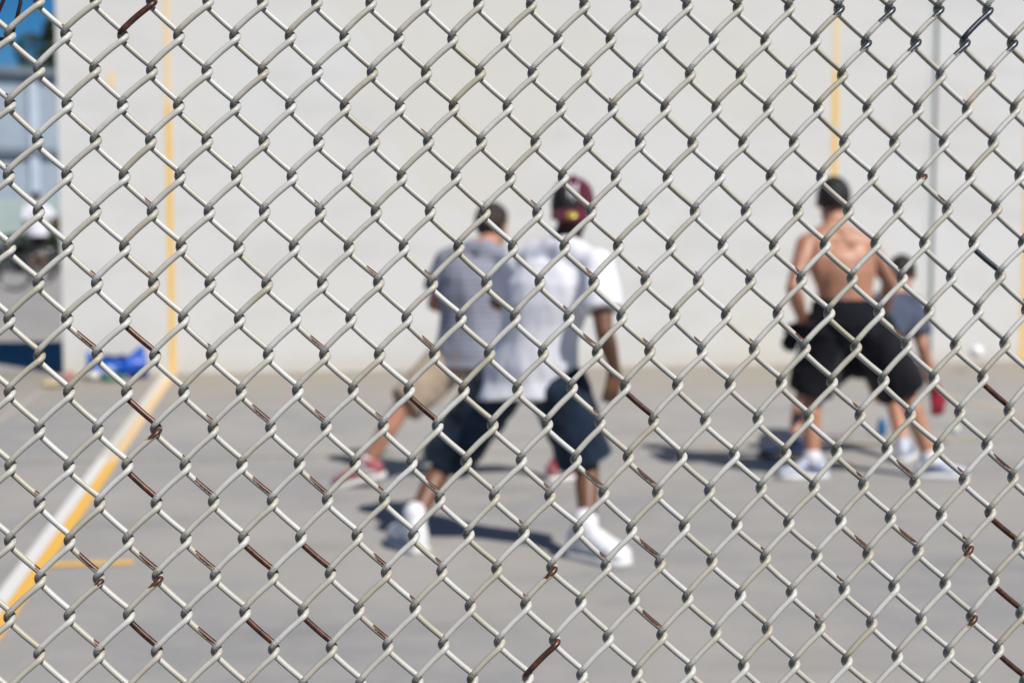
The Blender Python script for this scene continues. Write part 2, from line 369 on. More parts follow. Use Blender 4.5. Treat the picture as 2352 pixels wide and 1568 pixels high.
def make_wire(c, near):
    NS, NR = (17, 10) if near else (8, 6)             # rings per half turn, sides
    e, d = WR * 1.03, WR * 1.62
    q = random.Random(c * 77 + 3)
    tone0 = (0.64 if c % 2 == 0 else 0.34) + q.uniform(-0.12, 0.12)
    j = 43 if (c + 43) % 2 == 0 else 44
    pts, att = [], []
    while j > -23:
        for half in (0, 1):
            A, Bk = (knot(c, j), knot(c + 1, j - 1)) if half == 0 else (knot(c + 1, j - 1), knot(c, j - 2))
            sg = 1 if half == 0 else -1
            w = abs(Bk[0] - A[0]) / 2; Wd = w + e; a = Wd - d
            Lq = math.pi * d / 2; Ltot = 2 * Lq + 2 * a
            am, kind = chip.get((c, j, half), (0, 0))
            if not am:
                u = q.random()
                if half == 1 and c % 2 == 0 and u < (0.07 if j < 7 else 0.24): am = q.uniform(0.2, 0.42)
                elif half == 1 and u < 0.06: am = q.uniform(0.2, 0.3)
                elif half == 0 and u < 0.012: am = -0.3
            st = tone0 + q.uniform(-0.16, 0.16); cen = q.uniform(-0.04, 0.04)
            for k in range(NS):
                s = k / NS; L = s * Ltot
                if L < Lq: t = L / d; x = -Wd + d - d * math.cos(t); z = d * math.sin(t)
                elif L < Lq + 2 * a: x = -a + (L - Lq); z = d
                else: t = (L - Lq - 2 * a) / d; x = a + d * math.sin(t); z = d * math.cos(t)
                mid = 0.5 * (A[0] + Bk[0])
                bow = math.sin(math.pi * s) ** 2 * (0.0007 if half == 0 else -0.0004)
                pts.append((mid + sg * x - abs(bow) * 0.7, A[1] + s * (Bk[1] - A[1]) + bow, sg * z))
                tt = 1 - s if half == 1 else s        # back strands: 0 at the upper end, 1 at the lower right end
                att.append((half, tt, am, kind, st, cen))
        j -= 2
    P = np.array(pts); n = len(P)
    T = np.gradient(P, axis=0); T /= np.linalg.norm(T, axis=1)[:, None]
    ref = np.array([0.0, 0, 1]); N1 = np.cross(T, ref); N1 /= np.linalg.norm(N1, axis=1)[:, None]; N2 = np.cross(N1, T)
    # sideways wobble-free frame: replace near the bends by parallel transport
    f = N1[0]; F = np.zeros_like(P)
    for i in range(n):
        f = f - T[i] * (f @ T[i]); f /= np.linalg.norm(f); F[i] = f
    G = np.cross(T, F)
    ang = np.arange(NR) * 2 * math.pi / NR
    D = F[:, None, :] * np.cos(ang)[None, :, None] + G[:, None, :] * np.sin(ang)[None, :, None]
    V = (P[:, None, :] + D * WR).reshape(-1, 3)
    bare = np.zeros((n, NR)); tone = np.zeros((n, NR)); steel = np.zeros((n, NR)); dirt_shade = np.zeros((n, NR))
    up = D @ np.array([0.35, 0.75, 0.55])             # how far a side looks up and out
    for i, (half, tt, am, kind, st, cen) in enumerate(att):
        tone[i] = st; steel[i] = kind
        # speckled grime and painted shade that darkens the hooks at strand ends
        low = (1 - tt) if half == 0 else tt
        dirt_shade[i] = smooth01(low, 0.62, 1.0) if half == 0 else 0.55 * max(smooth01(low, 0.8, 1.0), smooth01(1 - low, 0.85, 1.0))
        if am == 0: continue
        if am >= 0.9: bare[i] = smooth01(tt, 0.02, 0.10) * (1 - smooth01(tt, 0.93, 1.0) * (0.6 if half else 0.0))
        elif half == 1:
            c0 = 0.92 - am * 0.42 + cen; hw = 0.05 + am * 0.42
            prof = max(0.0, 1 - ((tt - c0) / hw) ** 2)
            bare[i] = prof * np.clip(0.42 + 0.75 * up[i] - (0.9 - am) * 0.5, 0, 1)
        else:
            aa = abs(am); prof = smooth01(tt, 0.90 - aa * 1.0, 0.92) * (1 - 0.7 * smooth01(tt, 0.95, 1.0))
            bare[i] = prof * np.clip(0.35 + 0.8 * (up[i] if am > 0 else up[i] - 0.2), 0, 1) * (1.25 if kind else 1)
    Wv = V[:, :1] * np.array(UA) + V[:, 1:2] * np.array(VA) + V[:, 2:3] * np.array(NA) + np.array(O - FB)
    idx = np.arange(n * NR).reshape(n, NR); nx = np.roll(idx, -1, axis=1)
    Q = np.stack([idx[:-1], nx[:-1], nx[1:], idx[1:]], -1).reshape(-1, 4)
    me = bpy.data.meshes.new('wire')
    me.vertices.add(n * NR); me.vertices.foreach_set('co', Wv.astype(np.float32).ravel())
    me.loops.add(Q.size); me.loops.foreach_set('vertex_index', Q.astype(np.int32).ravel())
    me.polygons.add(len(Q)); me.polygons.foreach_set('loop_start', np.arange(0, Q.size, 4, dtype=np.int32))
    me.update(calc_edges=True); me.validate()
    for nm, arr in (('bare', bare), ('tone', tone), ('steel', steel), ('dirt_shade', dirt_shade)):
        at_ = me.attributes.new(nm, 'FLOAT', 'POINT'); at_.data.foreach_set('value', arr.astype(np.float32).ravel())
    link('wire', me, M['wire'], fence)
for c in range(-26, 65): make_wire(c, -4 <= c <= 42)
M['tie'] = mat('dark_rusted_wire', (0.035, 0.015, 0.012), 0.45, 0.3, var=0.5, scale=200)
def fp(u, v, d=0.0): return O + UA * u + VA * v + NA * d - FB
def fpix(x, y, d=0.0):
    k = RT * ((x - 1176) / FPX) + DN * ((y - 784) / FPX) + FW
    p = CAM + k * ((O - CAM).dot(NA) / k.dot(NA)); return p + NA * d - FB
MB().tube([fpix(30, -70, .004), fpix(28, -30, .007), fpix(12, 6, .008), fpix(-6, 44, .006), fpix(-24, 60, .004)], 0.0019, 8).build('tie_wire', M['tie'], fence)
MB().tube([fpix(44, -60, .002), fpix(50, -20, .005), fpix(50, 12, .007), fpix(42, 40, .005), fpix(26, 78, -.004), fpix(8, 86, -.007), fpix(-20, 84, -.006)], 0.0019, 8).build('tie_wire', M['tie'], fence)
M['rail'] = mat('cream_coated_pipe', (0.62, 0.60, 0.53), 0.45, var=0.08, scale=9)
ctop = fp(0, 1.135, -0.03)
MB().tube([fp(-1.28, 1.135, -0.026), fp(1.28, 1.135, -0.026)], 0.021, 14).build('top_rail', M['rail'], fence)
for ux in (-1.275, 1.275):
    MB().tube([fp(ux, -1.36, -0.032), fp(ux, 1.18, -0.032)], 0.03, 14).build('post', M['rail'], fence)

# ---------------------------------------------------------------- people
def lerp(a, b, t): return a + (b - a) * t
def hand_parts(mb, wr, d, palm, side, s=1.0, curl=0.5, grow=0.0):
    """palm, four fingers and a thumb; d = along the hand, palm = palm normal, side = towards the thumb"""
    d = Vector(d).normalized(); palm = Vector(palm); palm = (palm - d * palm.dot(d)).normalized(); th = d.cross(palm) * side
    kn = wr + d * 0.088 * s
    for k in (-1.5, -0.5, 0.5, 1.5):
        mb.capsule(wr + th * k * 0.012 * s, kn + th * k * 0.019 * s, 0.014 * s + grow, 0.0115 * s + grow, 8, 2)
    for k, L in ((1.5, 0.074), (0.5, 0.083), (-0.5, 0.077), (-1.5, 0.060)):
        b = kn + th * k * 0.0205 * s; d1 = (d + palm * curl * 0.6 + th * k * 0.06).normalized(); d2 = (d + palm * curl * 1.7).normalized()
        m1 = b + d1 * L * 0.5 * s; mb.capsule(b, m1, 0.0095 * s + grow, 0.0085 * s + grow, 8, 2); mb.capsule(m1, m1 + d2 * L * 0.5 * s, 0.0085 * s + grow, 0.0072 * s + grow, 8, 2)
    b = wr + d * 0.03 * s + th * 0.026 * s; m1 = b + (th * 0.75 + d * 0.75 + palm * 0.25).normalized() * 0.042 * s
    mb.capsule(b, m1, 0.013 * s + grow, 0.0105 * s + grow, 8, 2); mb.capsule(m1, m1 + (d + th * 0.25 + palm * 0.35).normalized() * 0.032 * s, 0.0105 * s + grow, 0.0085 * s + grow, 8, 2)

class Person:
    def __init__(P, label, base, J, fwd, headfwd, skinmat, s=1.0, group=None, feet=None, curl=0.5, voxel=0.008):
        P.J = {k: Vector(v) for k, v in J.items()}; P.s = s; P.base = Vector((base[0], base[1], 0)); P.voxel = voxel
        P.fwd = Vector(fwd).normalized(); P.hf = Vector(headfwd).normalized(); P.feet = feet
        P.root = empty('person', P.base); tag(P.root, label, 'person', group)
        P.skin = skinmat; P.curl = curl
        J = P.J
        P.pel = (J['hipL'] + J['hipR']) / 2; P.nk = (J['shL'] + J['shR']) / 2
        P.up = (P.nk - P.pel).normalized()
        P.head_up = Vector(J.get('head_up', Vector((0, 0, 1))))
        P.body()
    def torso_secs(P, grow=0.0, lo=-0.12, hi=1.0, flare=0.0):
        """(fraction along the spine, half width, half depth)"""
        tab = [(-0.16, .125, .095), (-0.06, .160, .118), (0.08, .163, .120), (0.30, .143, .105), (0.45, .142, .106), (0.65, .163, .120), (0.82, .176, .118), (0.93, .165, .100), (1.02, .115, .075), (1.09, .065, .060)]
        out = []
        hr = (P.J['hipR'] - P.J['hipL']).normalized(); sr = (P.J['shR'] - P.J['shL']).normalized()
        for t, w, d in tab:
            if t < lo or t > hi: continue
            c = P.pel + (P.nk - P.pel) * t - P.fwd * 0.035 * math.sin(max(0, min(1, t)) * math.pi) * P.s * 0.6
            r = lerp(hr, sr, max(0, min(1, t))).normalized(); f = P.up.cross(r).normalized()
            g = grow + flare * (1 - max(0, t))
            out.append((c, r * (w * P.s + g), f * (d * P.s + g)))
        return out
    def body(P):
        J, s = P.J, P.s; b = MB()
        b.loft(P.torso_secs(0, -1, 1.0), 20)
        sr = (J['shR'] - J['shL']).normalized()
        hd = J['head']; up = P.head_up.normalized(); hf = (P.hf - up * P.hf.dot(up)).normalized(); hr = hf.cross(up)
        P.hfr = (hd, hr, hf, up)
        # neck and trapezius
        nb = P.nk + P.up * 0.01
        b.capsule(nb - P.up * 0.03, hd - up * 0.05 * s - hf * 0.014, 0.066 * s, 0.060 * s)
        for sh in ('shL', 'shR'):
            b.capsule(lerp(P.nk, J[sh], 0.10) + P.up * 0.078 * s, lerp(P.nk, J[sh], 0.9) + P.up * 0.005, 0.052 * s, 0.056 * s)
            b.capsule(lerp(P.nk, J[sh], 0.2) + P.up * 0.02 * s, lerp(P.nk, J[sh], 0.95), 0.062 * s, 0.057 * s)
        # shoulder blades and back muscle
        fs = P.up.cross(sr).normalized()
        for k in (-1, 1):
            b.ell(lerp(P.pel, P.nk, 0.74) + sr * k * 0.088 * s - fs * 0.066 * s, sr * 0.075 * s, fs * 0.040 * s, P.up * 0.12 * s)
            b.ell(lerp(P.pel, P.nk, 0.35) + sr * k * 0.042 * s - fs * 0.075 * s, sr * 0.036 * s, fs * 0.034 * s, P.up * 0.16 * s)
        # head: skull, jaw, nose, ears, brow
        b.ell(hd + up * 0.028 * s - hf * 0.012 * s, hr * 0.077 * s, hf * 0.097 * s, up * 0.094 * s)
        b.ell(hd - up * 0.045 * s + hf * 0.022 * s, hr * 0.057 * s, hf * 0.068 * s, up * 0.072 * s)
        b.capsule(hd + up * 0.018 * s + hf * 0.088 * s, hd - up * 0.022 * s + hf * 0.108 * s, 0.009 * s, 0.014 * s, 8, 2)
        b.capsule(hd - hr * 0.045 * s + up * 0.03 * s + hf * 0.075 * s, hd + hr * 0.045 * s + up * 0.03 * s + hf * 0.075 * s, 0.011 * s, 0.011 * s, 8, 2)
        b.capsule(hd - hr * 0.022 * s - up * 0.052 * s + hf * 0.084 * s, hd + hr * 0.022 * s - up * 0.052 * s + hf * 0.084 * s, 0.0085 * s, 0.0085 * s, 8, 2)
        for k in (-1, 1): b.ell(hd + hr * k * 0.080 * s - hf * 0.01 * s - up * 0.005 * s, hr * 0.012 * s, (hf - hr * k * 0.5) * 0.017 * s, up * 0.031 * s, 10, 6)
        # arms
        for q, k in (('L', -1), ('R', 1)):
            sh, el, wr = J['sh' + q], J['el' + q], J['wr' + q]
            b.capsule(sh, lerp(sh, el, 0.45), 0.058 * s, 0.050 * s); b.capsule(lerp(sh, el, 0.3), el, 0.051 * s, 0.038 * s)
            b.capsule(el, lerp(el, wr, 0.35), 0.039 * s, 0.041 * s); b.capsule(lerp(el, wr, 0.3), wr, 0.041 * s, 0.026 * s)
            hdir = J.get('hd' + q, (wr - el)); pn = J.get('pn' + q, P.fwd - sr * k)
            hand_parts(b, wr, hdir, pn, k * (1 if J.get('flip' + q) is None else -1), s, P.curl)
        # legs and feet
        for q in 'LR':
            hp, kn, an = J['hip' + q], J['kn' + q], J['an' + q]
            b.capsule(hp, lerp(hp, kn, 0.5), 0.092 * s, 0.076 * s); b.capsule(lerp(hp, kn, 0.4), kn, 0.078 * s, 0.052 * s)
            cf = lerp(kn, an, 0.32) - P.fwd * 0.014 * s
            b.capsule(kn, cf, 0.050 * s, 0.054 * s); b.capsule(cf, an, 0.053 * s, 0.034 * s)
            td = P.toe(q); b.capsule(an - Vector((0, 0, 0.02)) - td * 0.03, an + td * 0.10 - Vector((0, 0, 0.045)), 0.036 * s, 0.03 * s)
        link('body', b.fused(P.voxel, 8, P.base), P.skin, P.root)
        for k in (-1, 1):
            MB().ell(hd + hr * k * 0.032 * s + up * 0.012 * s + hf * 0.0725 * s, hr * 0.012 * s, hf * 0.012 * s, up * 0.0095 * s, 10, 6).build('eye', M['eye'], P.root, P.base)
    def toe(P, q): return Vector(P.feet[q]).normalized() if P.feet else P.fwd
    def hair(P, m, thick=0.012, nape=-0.55, fore=0.35):
        hd, hr, hf, up = P.hfr; s = P.s; b = MB(); n, mm = 32, 22
        c = hd + up * 0.030 * s - hf * 0.014 * s; a, d, h = 0.079 * s + thick, 0.099 * s + thick, 0.096 * s + thick
        rows = []
        for k in range(mm):
            row = []
            for i in range(n):
                az = 2 * math.pi * i / n; fr = math.cos(az)                   # 1 = front
                lowest = lerp(nape, fore, smooth01(fr, -0.3, 0.75)) - (0.12 if abs(fr) < 0.35 else 0)
                th = lerp(math.pi / 2, math.asin(max(-0.95, min(0.95, lowest))), (k + 0.02) / (mm - 1))
                q = c + hr * math.sin(az) * math.cos(th) * a + hf * math.cos(az) * math.cos(th) * d + up * math.sin(th) * h
                q += (q - c).normalized() * (0.004 * noise.noise(q * 70) + 0.003 * noise.noise(q * 160))
                if k == mm - 1: q = c + (q - c) * 0.93
                row.append(len(b.v)); b.v.append(q)
            rows.append(row)
        for r0, r1 in zip(rows, rows[1:]):
            for i in range(n): b.f.append((r0[i], r0[(i + 1) % n], r1[(i + 1) % n], r1[i]))
        b.f.append(tuple(rows[0]))
        return b.build('hair', m, P.root, P.base)
    def fold(P, amp, fx=8.5, fz=3.2, seed=0):
        up = P.up
        def f(co):
            z = co.dot(up); flat = co - up * z + Vector((z * 0.35, 0, 0))
            return amp * (noise.noise(Vector((flat.x * fx + seed, flat.y * fx, z * fz))) + 0.5 * noise.noise(Vector((flat.x * fx * 2.1, flat.y * fx * 2.1 + seed, z * fz * 2.4))))
        return f
    def shirt(P, m, sleeve=0.62, hem=-0.16, loose=0.026, flare=0.012, amp=0.012, sl_r=0.083, seed=0):
        J, s = P.J, P.s; b = MB()
        secs = P.torso_secs(loose * 0.9, -0.07, 1.04, flare)
        c, ax, ay = secs[0]; dz = Vector((0, 0, -1)) * 0.5 - P.up * 0.5; dz.normalize()
        L = (P.nk - P.pel).length
        secs = [(P.pel + P.up * hem * L, ax * 1.05, ay * 1.10)] + secs
        b.loft(secs, 24)
        for q in 'LR':
            sh, el = J['sh' + q], J['el' + q]; d = (el - sh); e = sh + d * sleeve; x, y, z = frame(d)
            b.capsule(sh, sh + d * 0.2, 0.073 * s + 0.004, 0.074 * s + 0.004)
            b.loft([(sh + d * 0.02, x * 0.072 * s, y * 0.072 * s), (sh + d * 0.12, x * 0.078 * s, y * 0.078 * s), (sh + d * sleeve * 0.5, x * sl_r * 0.98 * s, y * sl_r * s), (e, x * sl_r * 0.98 * s, y * sl_r * 1.08 * s)], 16)
            b.capsule(lerp(P.nk, sh, 0.3) + P.up * 0.03 * s, lerp(P.nk, sh, 0.95) + P.up * 0.004, 0.055 * s + loose * 0.6, 0.064 * s)
            b.capsule(lerp(P.nk, sh, 0.14) + P.up * 0.064 * s, lerp(P.nk, sh, 0.9) + P.up * 0.008, 0.066 * s, 0.068 * s)
        return link('shirt', b.fused(0.010, 3, P.base, P.fold(amp, seed=seed)), m, P.root)
    def shorts(P, m, knee=0.92, top=0.16, loose=0.022, hem_r=0.098, amp=0.008, seed=5):
        J, s = P.J, P.s; b = MB(); L = (P.nk - P.pel).length
        hr = (J['hipR'] - J['hipL']).normalized(); f = P.up.cross(hr).normalized()
        b.loft([(P.pel - P.up * 0.19 * L, hr * (0.135 * s + loose), f * (0.10 * s + loose)), (P.pel - P.up * 0.06 * L, hr * (0.168 * s + loose), f * (0.125 * s + loose)), (P.pel + P.up * 0.06 * L, hr * (0.166 * s + loose), f * (0.124 * s + loose)), (P.pel + P.up * top * L, hr * (0.152 * s + loose * 0.5), f * (0.112 * s + loose * 0.5))], 24)
        for q in 'LR':
            hp, kn = J['hip' + q], J['kn' + q]; d = kn - hp; x, y, z = frame(d)
            b.loft([(hp - d * 0.12, x * 0.09 * s, y * 0.09 * s), (hp + d * 0.1, x * (0.098 * s + loose), y * (0.098 * s + loose)), (hp + d * 0.5, x * (0.088 * s + loose), y * (0.090 * s + loose)), (hp + d * knee, x * hem_r * s, y * hem_r * s)], 20)
        def fold(co): return amp * (noise.noise(co * 11 + Vector((seed, 0, 0))) + 0.5 * noise.noise(co * 26))
        o = link('shorts', b.fused(0.010, 3, P.base, fold), m, P.root)
        wb = P.torso_secs(0.016, 0.0, 0.2)[0]
        return o
    def shoe(P, q, m, sole_m, accent, high=False, lift=0.0, L=0.285, sock=None, tall=1.0):
        """lift: heel raised by this angle about the ball of the foot"""
        an = P.J['an' + q]; t = P.toe(q); t = Vector((t.x, t.y, 0)).normalized(); sd = t.cross(Vector((0, 0, 1))); Z = Vector((0, 0, 1))
        g0 = Vector((an.x, an.y, 0)); s = P.s
        if lift: g0 = g0
        prof = [(-0.085, .030, .070), (-0.06, .037, .086), (-0.01, .039, .094), (0.05, .043, .082), (0.10, .050, .064), (0.145, .051, .052), (0.180, .042, .042), (0.196, .026, .030)]
        k = L / 0.285; prof = [(x, w * (1.0 + (tall - 1) * 0.35), h * tall) for x, w, h in prof]
        b = MB(); z0 = 0.020
        b.loft([(g0 + t * x * k + Z * (z0 + h * 0.5 * k), sd * w * k, Z * h * 0.52 * k) for x, w, h in prof], 16)
        b.capsule(g0 + t * -0.03 + Z * 0.07, Vector((an.x, an.y, 0)) + Z * (0.165 if high else 0.098) - t * 0.02, 0.042 * k, 0.047 * k)
        b.capsule(g0 + t * 0.06 + Z * 0.075, g0 + t * 0.015 + Z * 0.115, 0.028 * k, 0.026 * k, 10, 2)
        sb = MB()
        def sole_ring(z, gw): return [(g0 + t * x * k + Z * z, w * k + gw) for x, w, h in prof]
        top = [(-0.092, .024)] + [(x, w + .004) for x, w, h in prof] + [(0.205, .012)]
        for z in (0.0, 0.012, 0.030):
            pass
        pts = [g0 + t * x * k + sd * w * k for x, w in top] + [g0 + t * x * k - sd * w * k for x, w in reversed(top)]
        n = len(pts); rings = []
        for z, gr in ((0.002, 0.96), (0.010, 1.0), (0.030, 1.0)):
            i0 = len(sb.v)
            for p in pts: sb.v.append(g0 + (p - g0) * gr + Z * z)
            rings.append(i0)
        sb.skin(rings, n)
        pieces = []
        lb = MB()
        for i in range(5):
            x = 0.035 + i * 0.019; h = (0.112 - i * 0.0115) * k
            lb.tube([g0 + t * (x + .006) * k + sd * 0.027 * k + Z * (h - .010), g0 + t * x * k + Z * (h + .004), g0 + t * (x + .006) * k - sd * 0.027 * k + Z * (h - .010)], 0.0034, 6)
        ab = MB()
        for k2 in (-1, 1):
            ab.tube([g0 + t * -0.05 * k + sd * k2 * 0.036 * k + Z * 0.045, g0 + t * 0.0 * k + sd * k2 * 0.041 * k + Z * 0.058, g0 + t * 0.06 * k + sd * k2 * 0.040 * k + Z * 0.075], 0.009, 6)
        rot = Matrix.Identity(4)
        if lift:
            pv = g0 + t * 0.12 * k; ax = sd
            rot = Matrix.Translation(pv) @ Matrix.Rotation(-lift, 4, ax) @ Matrix.Translation(-pv)
            heel = rot @ (g0 + Z * 0.10); rot = Matrix.Translation(Vector((an.x - heel.x, an.y - heel.y, 0))) @ rot
        for bb in (b, sb, lb, ab): bb.v = [rot @ p for p in bb.v]
        o = link('shoe', b.fused(0.006, 3, P.base), m, P.root)
        sb.build('sole', sole_m, o, P.base, bevel=0.0); lb.build('laces', M['lace'], o, P.base); ab.build('side_stripe', accent, o, P.base)
        if sock:
            c = MB(); a2 = an + Vector((0, 0, 0.05)); kn = P.J['kn' + q]; d = (kn - an).normalized()
            x, y, z = frame(d); c.loft([(an - d * 0.03, x * 0.046, y * 0.046), (an + d * 0.02, x * 0.043, y * 0.043), (an + d * 0.055, x * 0.043 * s, y * 0.043 * s)], 16).build('sock', sock, P.root, P.base)
        return o

M['eye'] = mat('eye_white', (0.55, 0.52, 0.5), 0.2)
M['lace'] = mat('shoe_lace', (0.7, 0.7, 0.7), 0.8, var=0.05)
M['skin_dark'] = skin('dark_brown_skin', (0.165, 0.074, 0.040)); M['skin_tan'] = skin('tanned_skin', (0.45, 0.22, 0.135)); M['skin_light'] = skin('light_skin', (0.50, 0.24, 0.155)); M['skin_brown'] = skin('brown_skin', (0.22, 0.10, 0.055))
M['hair_black'] = mat('black_hair', (0.012, 0.010, 0.009), 0.55, var=0.4, scale=60, bump=0.6, bscale=220)
M['hair_brown'] = mat('dark_brown_hair', (0.030, 0.018, 0.014), 0.55, var=0.4, scale=60, bump=0.6, bscale=220)
M['white_cloth'] = cloth('white_cotton', (0.755, 0.755, 0.81), 0.02); M['grey_cloth'] = cloth('grey_blue_jersey', (0.32, 0.33, 0.39), 0.08, (0.22, 0.23, 0.29))
M['khaki'] = cloth('khaki_twill', (0.36, 0.285, 0.21), 0.08); M['denim'] = cloth('dark_denim', (0.010, 0.022, 0.042), 0.35); M['navy'] = cloth('black_navy_shorts_cloth', (0.006, 0.0065, 0.011), 0.25)
M['slate_cloth'] = cloth('slate_blue_jersey', (0.075, 0.09, 0.14), 0.1); M['black_cloth'] = cloth('black_cloth', (0.01, 0.01, 0.012), 0.3)
M['shoe_white'] = mat('white_leather', (0.78, 0.78, 0.80), 0.4, var=0.04, scale=30); M['sole_white'] = mat('white_rubber', (0.70, 0.69, 0.67), 0.6, var=0.06, scale=25)
M['shoe_red'] = mat('red_mesh_shoe', (0.27, 0.02, 0.035), 0.6, col2=(0.42, 0.20, 0.21), scale=22); M['shoe_blue'] = mat('navy_shoe', (0.02, 0.035, 0.09), 0.5, var=0.3, scale=30)
M['accent_blue'] = mat('blue_trim', (0.04, 0.09, 0.24), 0.5, var=0.2, scale=40); M['accent_grey'] = mat('grey_trim', (0.55, 0.56, 0.58), 0.5, var=0.1, scale=40); M['accent_red'] = mat('red_trim', (0.4, 0.02, 0.04), 0.5, var=0.15, scale=40)
M['shoe_pale'] = mat('pale_blue_white_shoe', (0.34, 0.41, 0.55), 0.5, col2=(0.72, 0.74, 0.78), scale=25)
M['sole_dark'] = mat('black_rubber', (0.015, 0.015, 0.018), 0.6, var=0.3, scale=30)
M['sock_white'] = cloth('white_sock', (0.72, 0.70, 0.72), 0.04); M['sock_black'] = cloth('black_sock', (0.012, 0.012, 0.016), 0.2)

# --- player in white shirt and backwards cap
J = dict(head=at(1316, 484, -7.56), shL=at(1192, 605, -7.48), shR=at(1370, 612, -7.80), elL=at(1142, 692, -7.30), wrL=at(1215, 715, -7.10), elR=at(1388, 762, -7.90), wrR=at(1412, 848, -7.76),
         hdR=Vector((-0.10, 0.12, -1)), hipL=at(1160, 862, -7.50), hipR=at(1272, 862, -7.66), knL=at(1022, 1062, -7.32), knR=at(1350, 1062, -7.66), anL=at(948, 1202, -7.56), anR=at(1350, 1216, -7.84), head_up=Vector((0.02, 0.0, 1)))
capman = Person('player seen from behind in white shirt, denim shorts and maroon backwards cap', gnd(1150, 1275), J, (0.42, 0.9, 0), (0.35, 0.94, -0.05), M['skin_dark'], 0.99,
                feet={'L': (-0.28, 0.95, 0), 'R': (0.62, -0.78, 0)})
capman.hair(M['hair_black'], 0.013, -0.97, 0.3); capman.shirt(M['white_cloth'], 0.68, -0.22, 0.032, 0.026, 0.010, 0.090, 3)
capman.shorts(M['denim'], 0.98, 0.10, 0.034, 0.122, 0.010, 8)
for q in 'LR': capman.shoe(q, M['shoe_white'], M['sole_white'] if q == 'R' else M['sole_white'], M['accent_grey'], high=True, tall=1.35, L=0.305, sock=M['sock_white'])
def cap(P):
    hd, hr, hf, up = P.hfr; s = P.s
    f = (Vector((CAM.x, CAM.y, 0)) - Vector((hd.x, hd.y, 0))).normalized() * 1.0 + hr * 0.15          # the cap's front panel points back
    f = (-hf * 0.85 - hr * 0.0 + Vector((0.05, -0.35, 0))); f = (f - up * f.dot(up)).normalized(); r = f.cross(up)
    c = hd + up * 0.036 * s - hf * 0.010 * s; A, D, H = 0.094 * s, 0.112 * s, 0.112 * s
    b = MB(); n, mm = 40, 14; rows = []
    def surf(az, th, g=0.0):
        boxy = 1 + 0.10 * max(0, math.cos(az)) * math.sin(th) ** 2            # tall front panel
        k = abs(math.sin(th)) ** 0.9; cr = math.cos(th) ** 0.62
        return c + (r * math.sin(az) * (A + g) + f * math.cos(az) * (D + g)) * cr + up * (math.sin(th) * (H * boxy + g) - 0.012)
    for k in range(mm):
        th = math.pi / 2 * (1 - k / (mm - 1)); row = []
        for i in range(n):
            row.append(len(b.v)); b.v.append(surf(2 * math.pi * i / n, max(0.0, th - 0.0)))
        rows.append(row)
    low = []
    for i in range(n):
        low.append(len(b.v)); b.v.append(surf(2 * math.pi * i / n, 0) - up * 0.022)
    rows.append(low)
    inn = []
    for i in range(n):
        inn.append(len(b.v)); p = surf(2 * math.pi * i / n, 0, -0.006) - up * 0.020; b.v.append(p)
    rows.append(inn)
    for r0, r1 in zip(rows, rows[1:]):
        for i in range(n): b.f.append((r0[i], r0[(i + 1) % n], r1[(i + 1) % n], r1[i]))
    b.f.append(tuple(rows[0]))
    M['maroon'] = cloth('maroon_wool', (0.095, 0.014, 0.032), 0.12); M['white_thread'] = mat('white_embroidery', (0.66, 0.64, 0.68), 0.8, var=0.08, scale=200); M['gold'] = mat('gold_sticker', (0.45, 0.36, 0.05), 0.35, 0.3, var=0.15, scale=60)
    o = b.build('cap', M['maroon'], P.root, P.base)
    # brim: a curved plate hanging over the nape
    bb = MB(); nb, nd = 18, 6; grid = []
    def brim(a, t):
        az = a * 1.12; e = surf(az, 0, 0.001) - up * 0.014
        out = (f * 1.0 + r * math.sin(az) * 0.25).normalized()
        ln = 0.076 * (math.cos(a * 1.35) ** 0.5 if abs(a) < 1.1 else 0.02)
        return e + out * ln * t * 0.66 - up * ln * t * 0.72 - up * 0.012 * (a * a) * t
    for lay in (0, 1):
        for i in range(nb + 1):
            for k in range(nd + 1): bb.v.append(brim(-1 + 2 * i / nb, k / nd) - f * 0.003 * lay - up * 0.003 * lay)
    st = (nb + 1) * (nd + 1)
    for i in range(nb):
        for k in range(nd):
            a0 = i * (nd + 1) + k; bb.f.append((a0, a0 + 1, a0 + nd + 2, a0 + nd + 1)); bb.f.append((st + a0, st + a0 + nd + 1, st + a0 + nd + 2, st + a0 + 1))
    per = [k for k in range(nd)] + [i * (nd + 1) + nd for i in range(nb)] + [nb * (nd + 1) + k for k in range(nd, 0, -1)] + [i * (nd + 1) for i in range(nb, 0, -1)]
    for x, y in zip(per, per[1:] + per[:1]): bb.f.append((x, st + x, st + y, y))
    bb.build('brim', M['maroon'], o, P.base)
    sk = MB(); ctr = [brim(0, 0.55)]; nn = (brim(0.05, .5) - brim(-0.05, .5)).cross(brim(0, .7) - brim(0, .3)).normalized(); nn = nn if nn.dot(f) > 0 else -nn
    x1 = (brim(0.05, .5) - brim(-0.05, .5)).normalized(); y1 = nn.cross(x1)
    sk.loft([(brim(0, .52) + nn * 0.0015, x1 * 0.024, y1 * 0.020), (brim(0, .52) + nn * 0.003, x1 * 0.023, y1 * 0.019)], 24).build('sticker', M['gold'], o, P.base)
    # interlocked white letters on the front panel
    def on(a, h): return surf(a / 0.105, math.asin(max(0, min(0.97, (h + 0.012) / H))), 0.0015)
    for stroke in ([(-.022, .016), (-.022, .062)], [(-.022, .062), (.018, .020)], [(.018, .016), (.018, .060)], [(-.034, .074), (-.004, .046)], [(.030, .076), (-.004, .046)], [(-.004, .046), (-.004, .004)]):
        pts = [on(lerp(stroke[0][0], stroke[1][0], t / 6), lerp(stroke[0][1], stroke[1][1], t / 6)) for t in range(7)]
        e = MB().tube(pts, 0.0042, 8)
        e.build('embroidered_letter', M['white_thread'], o, P.base)
    MB().ell(surf(0, math.pi / 2) + up * 0.002, r * 0.009, f * 0.009, up * 0.005, 12, 6).build('button', M['maroon'], o, P.base)
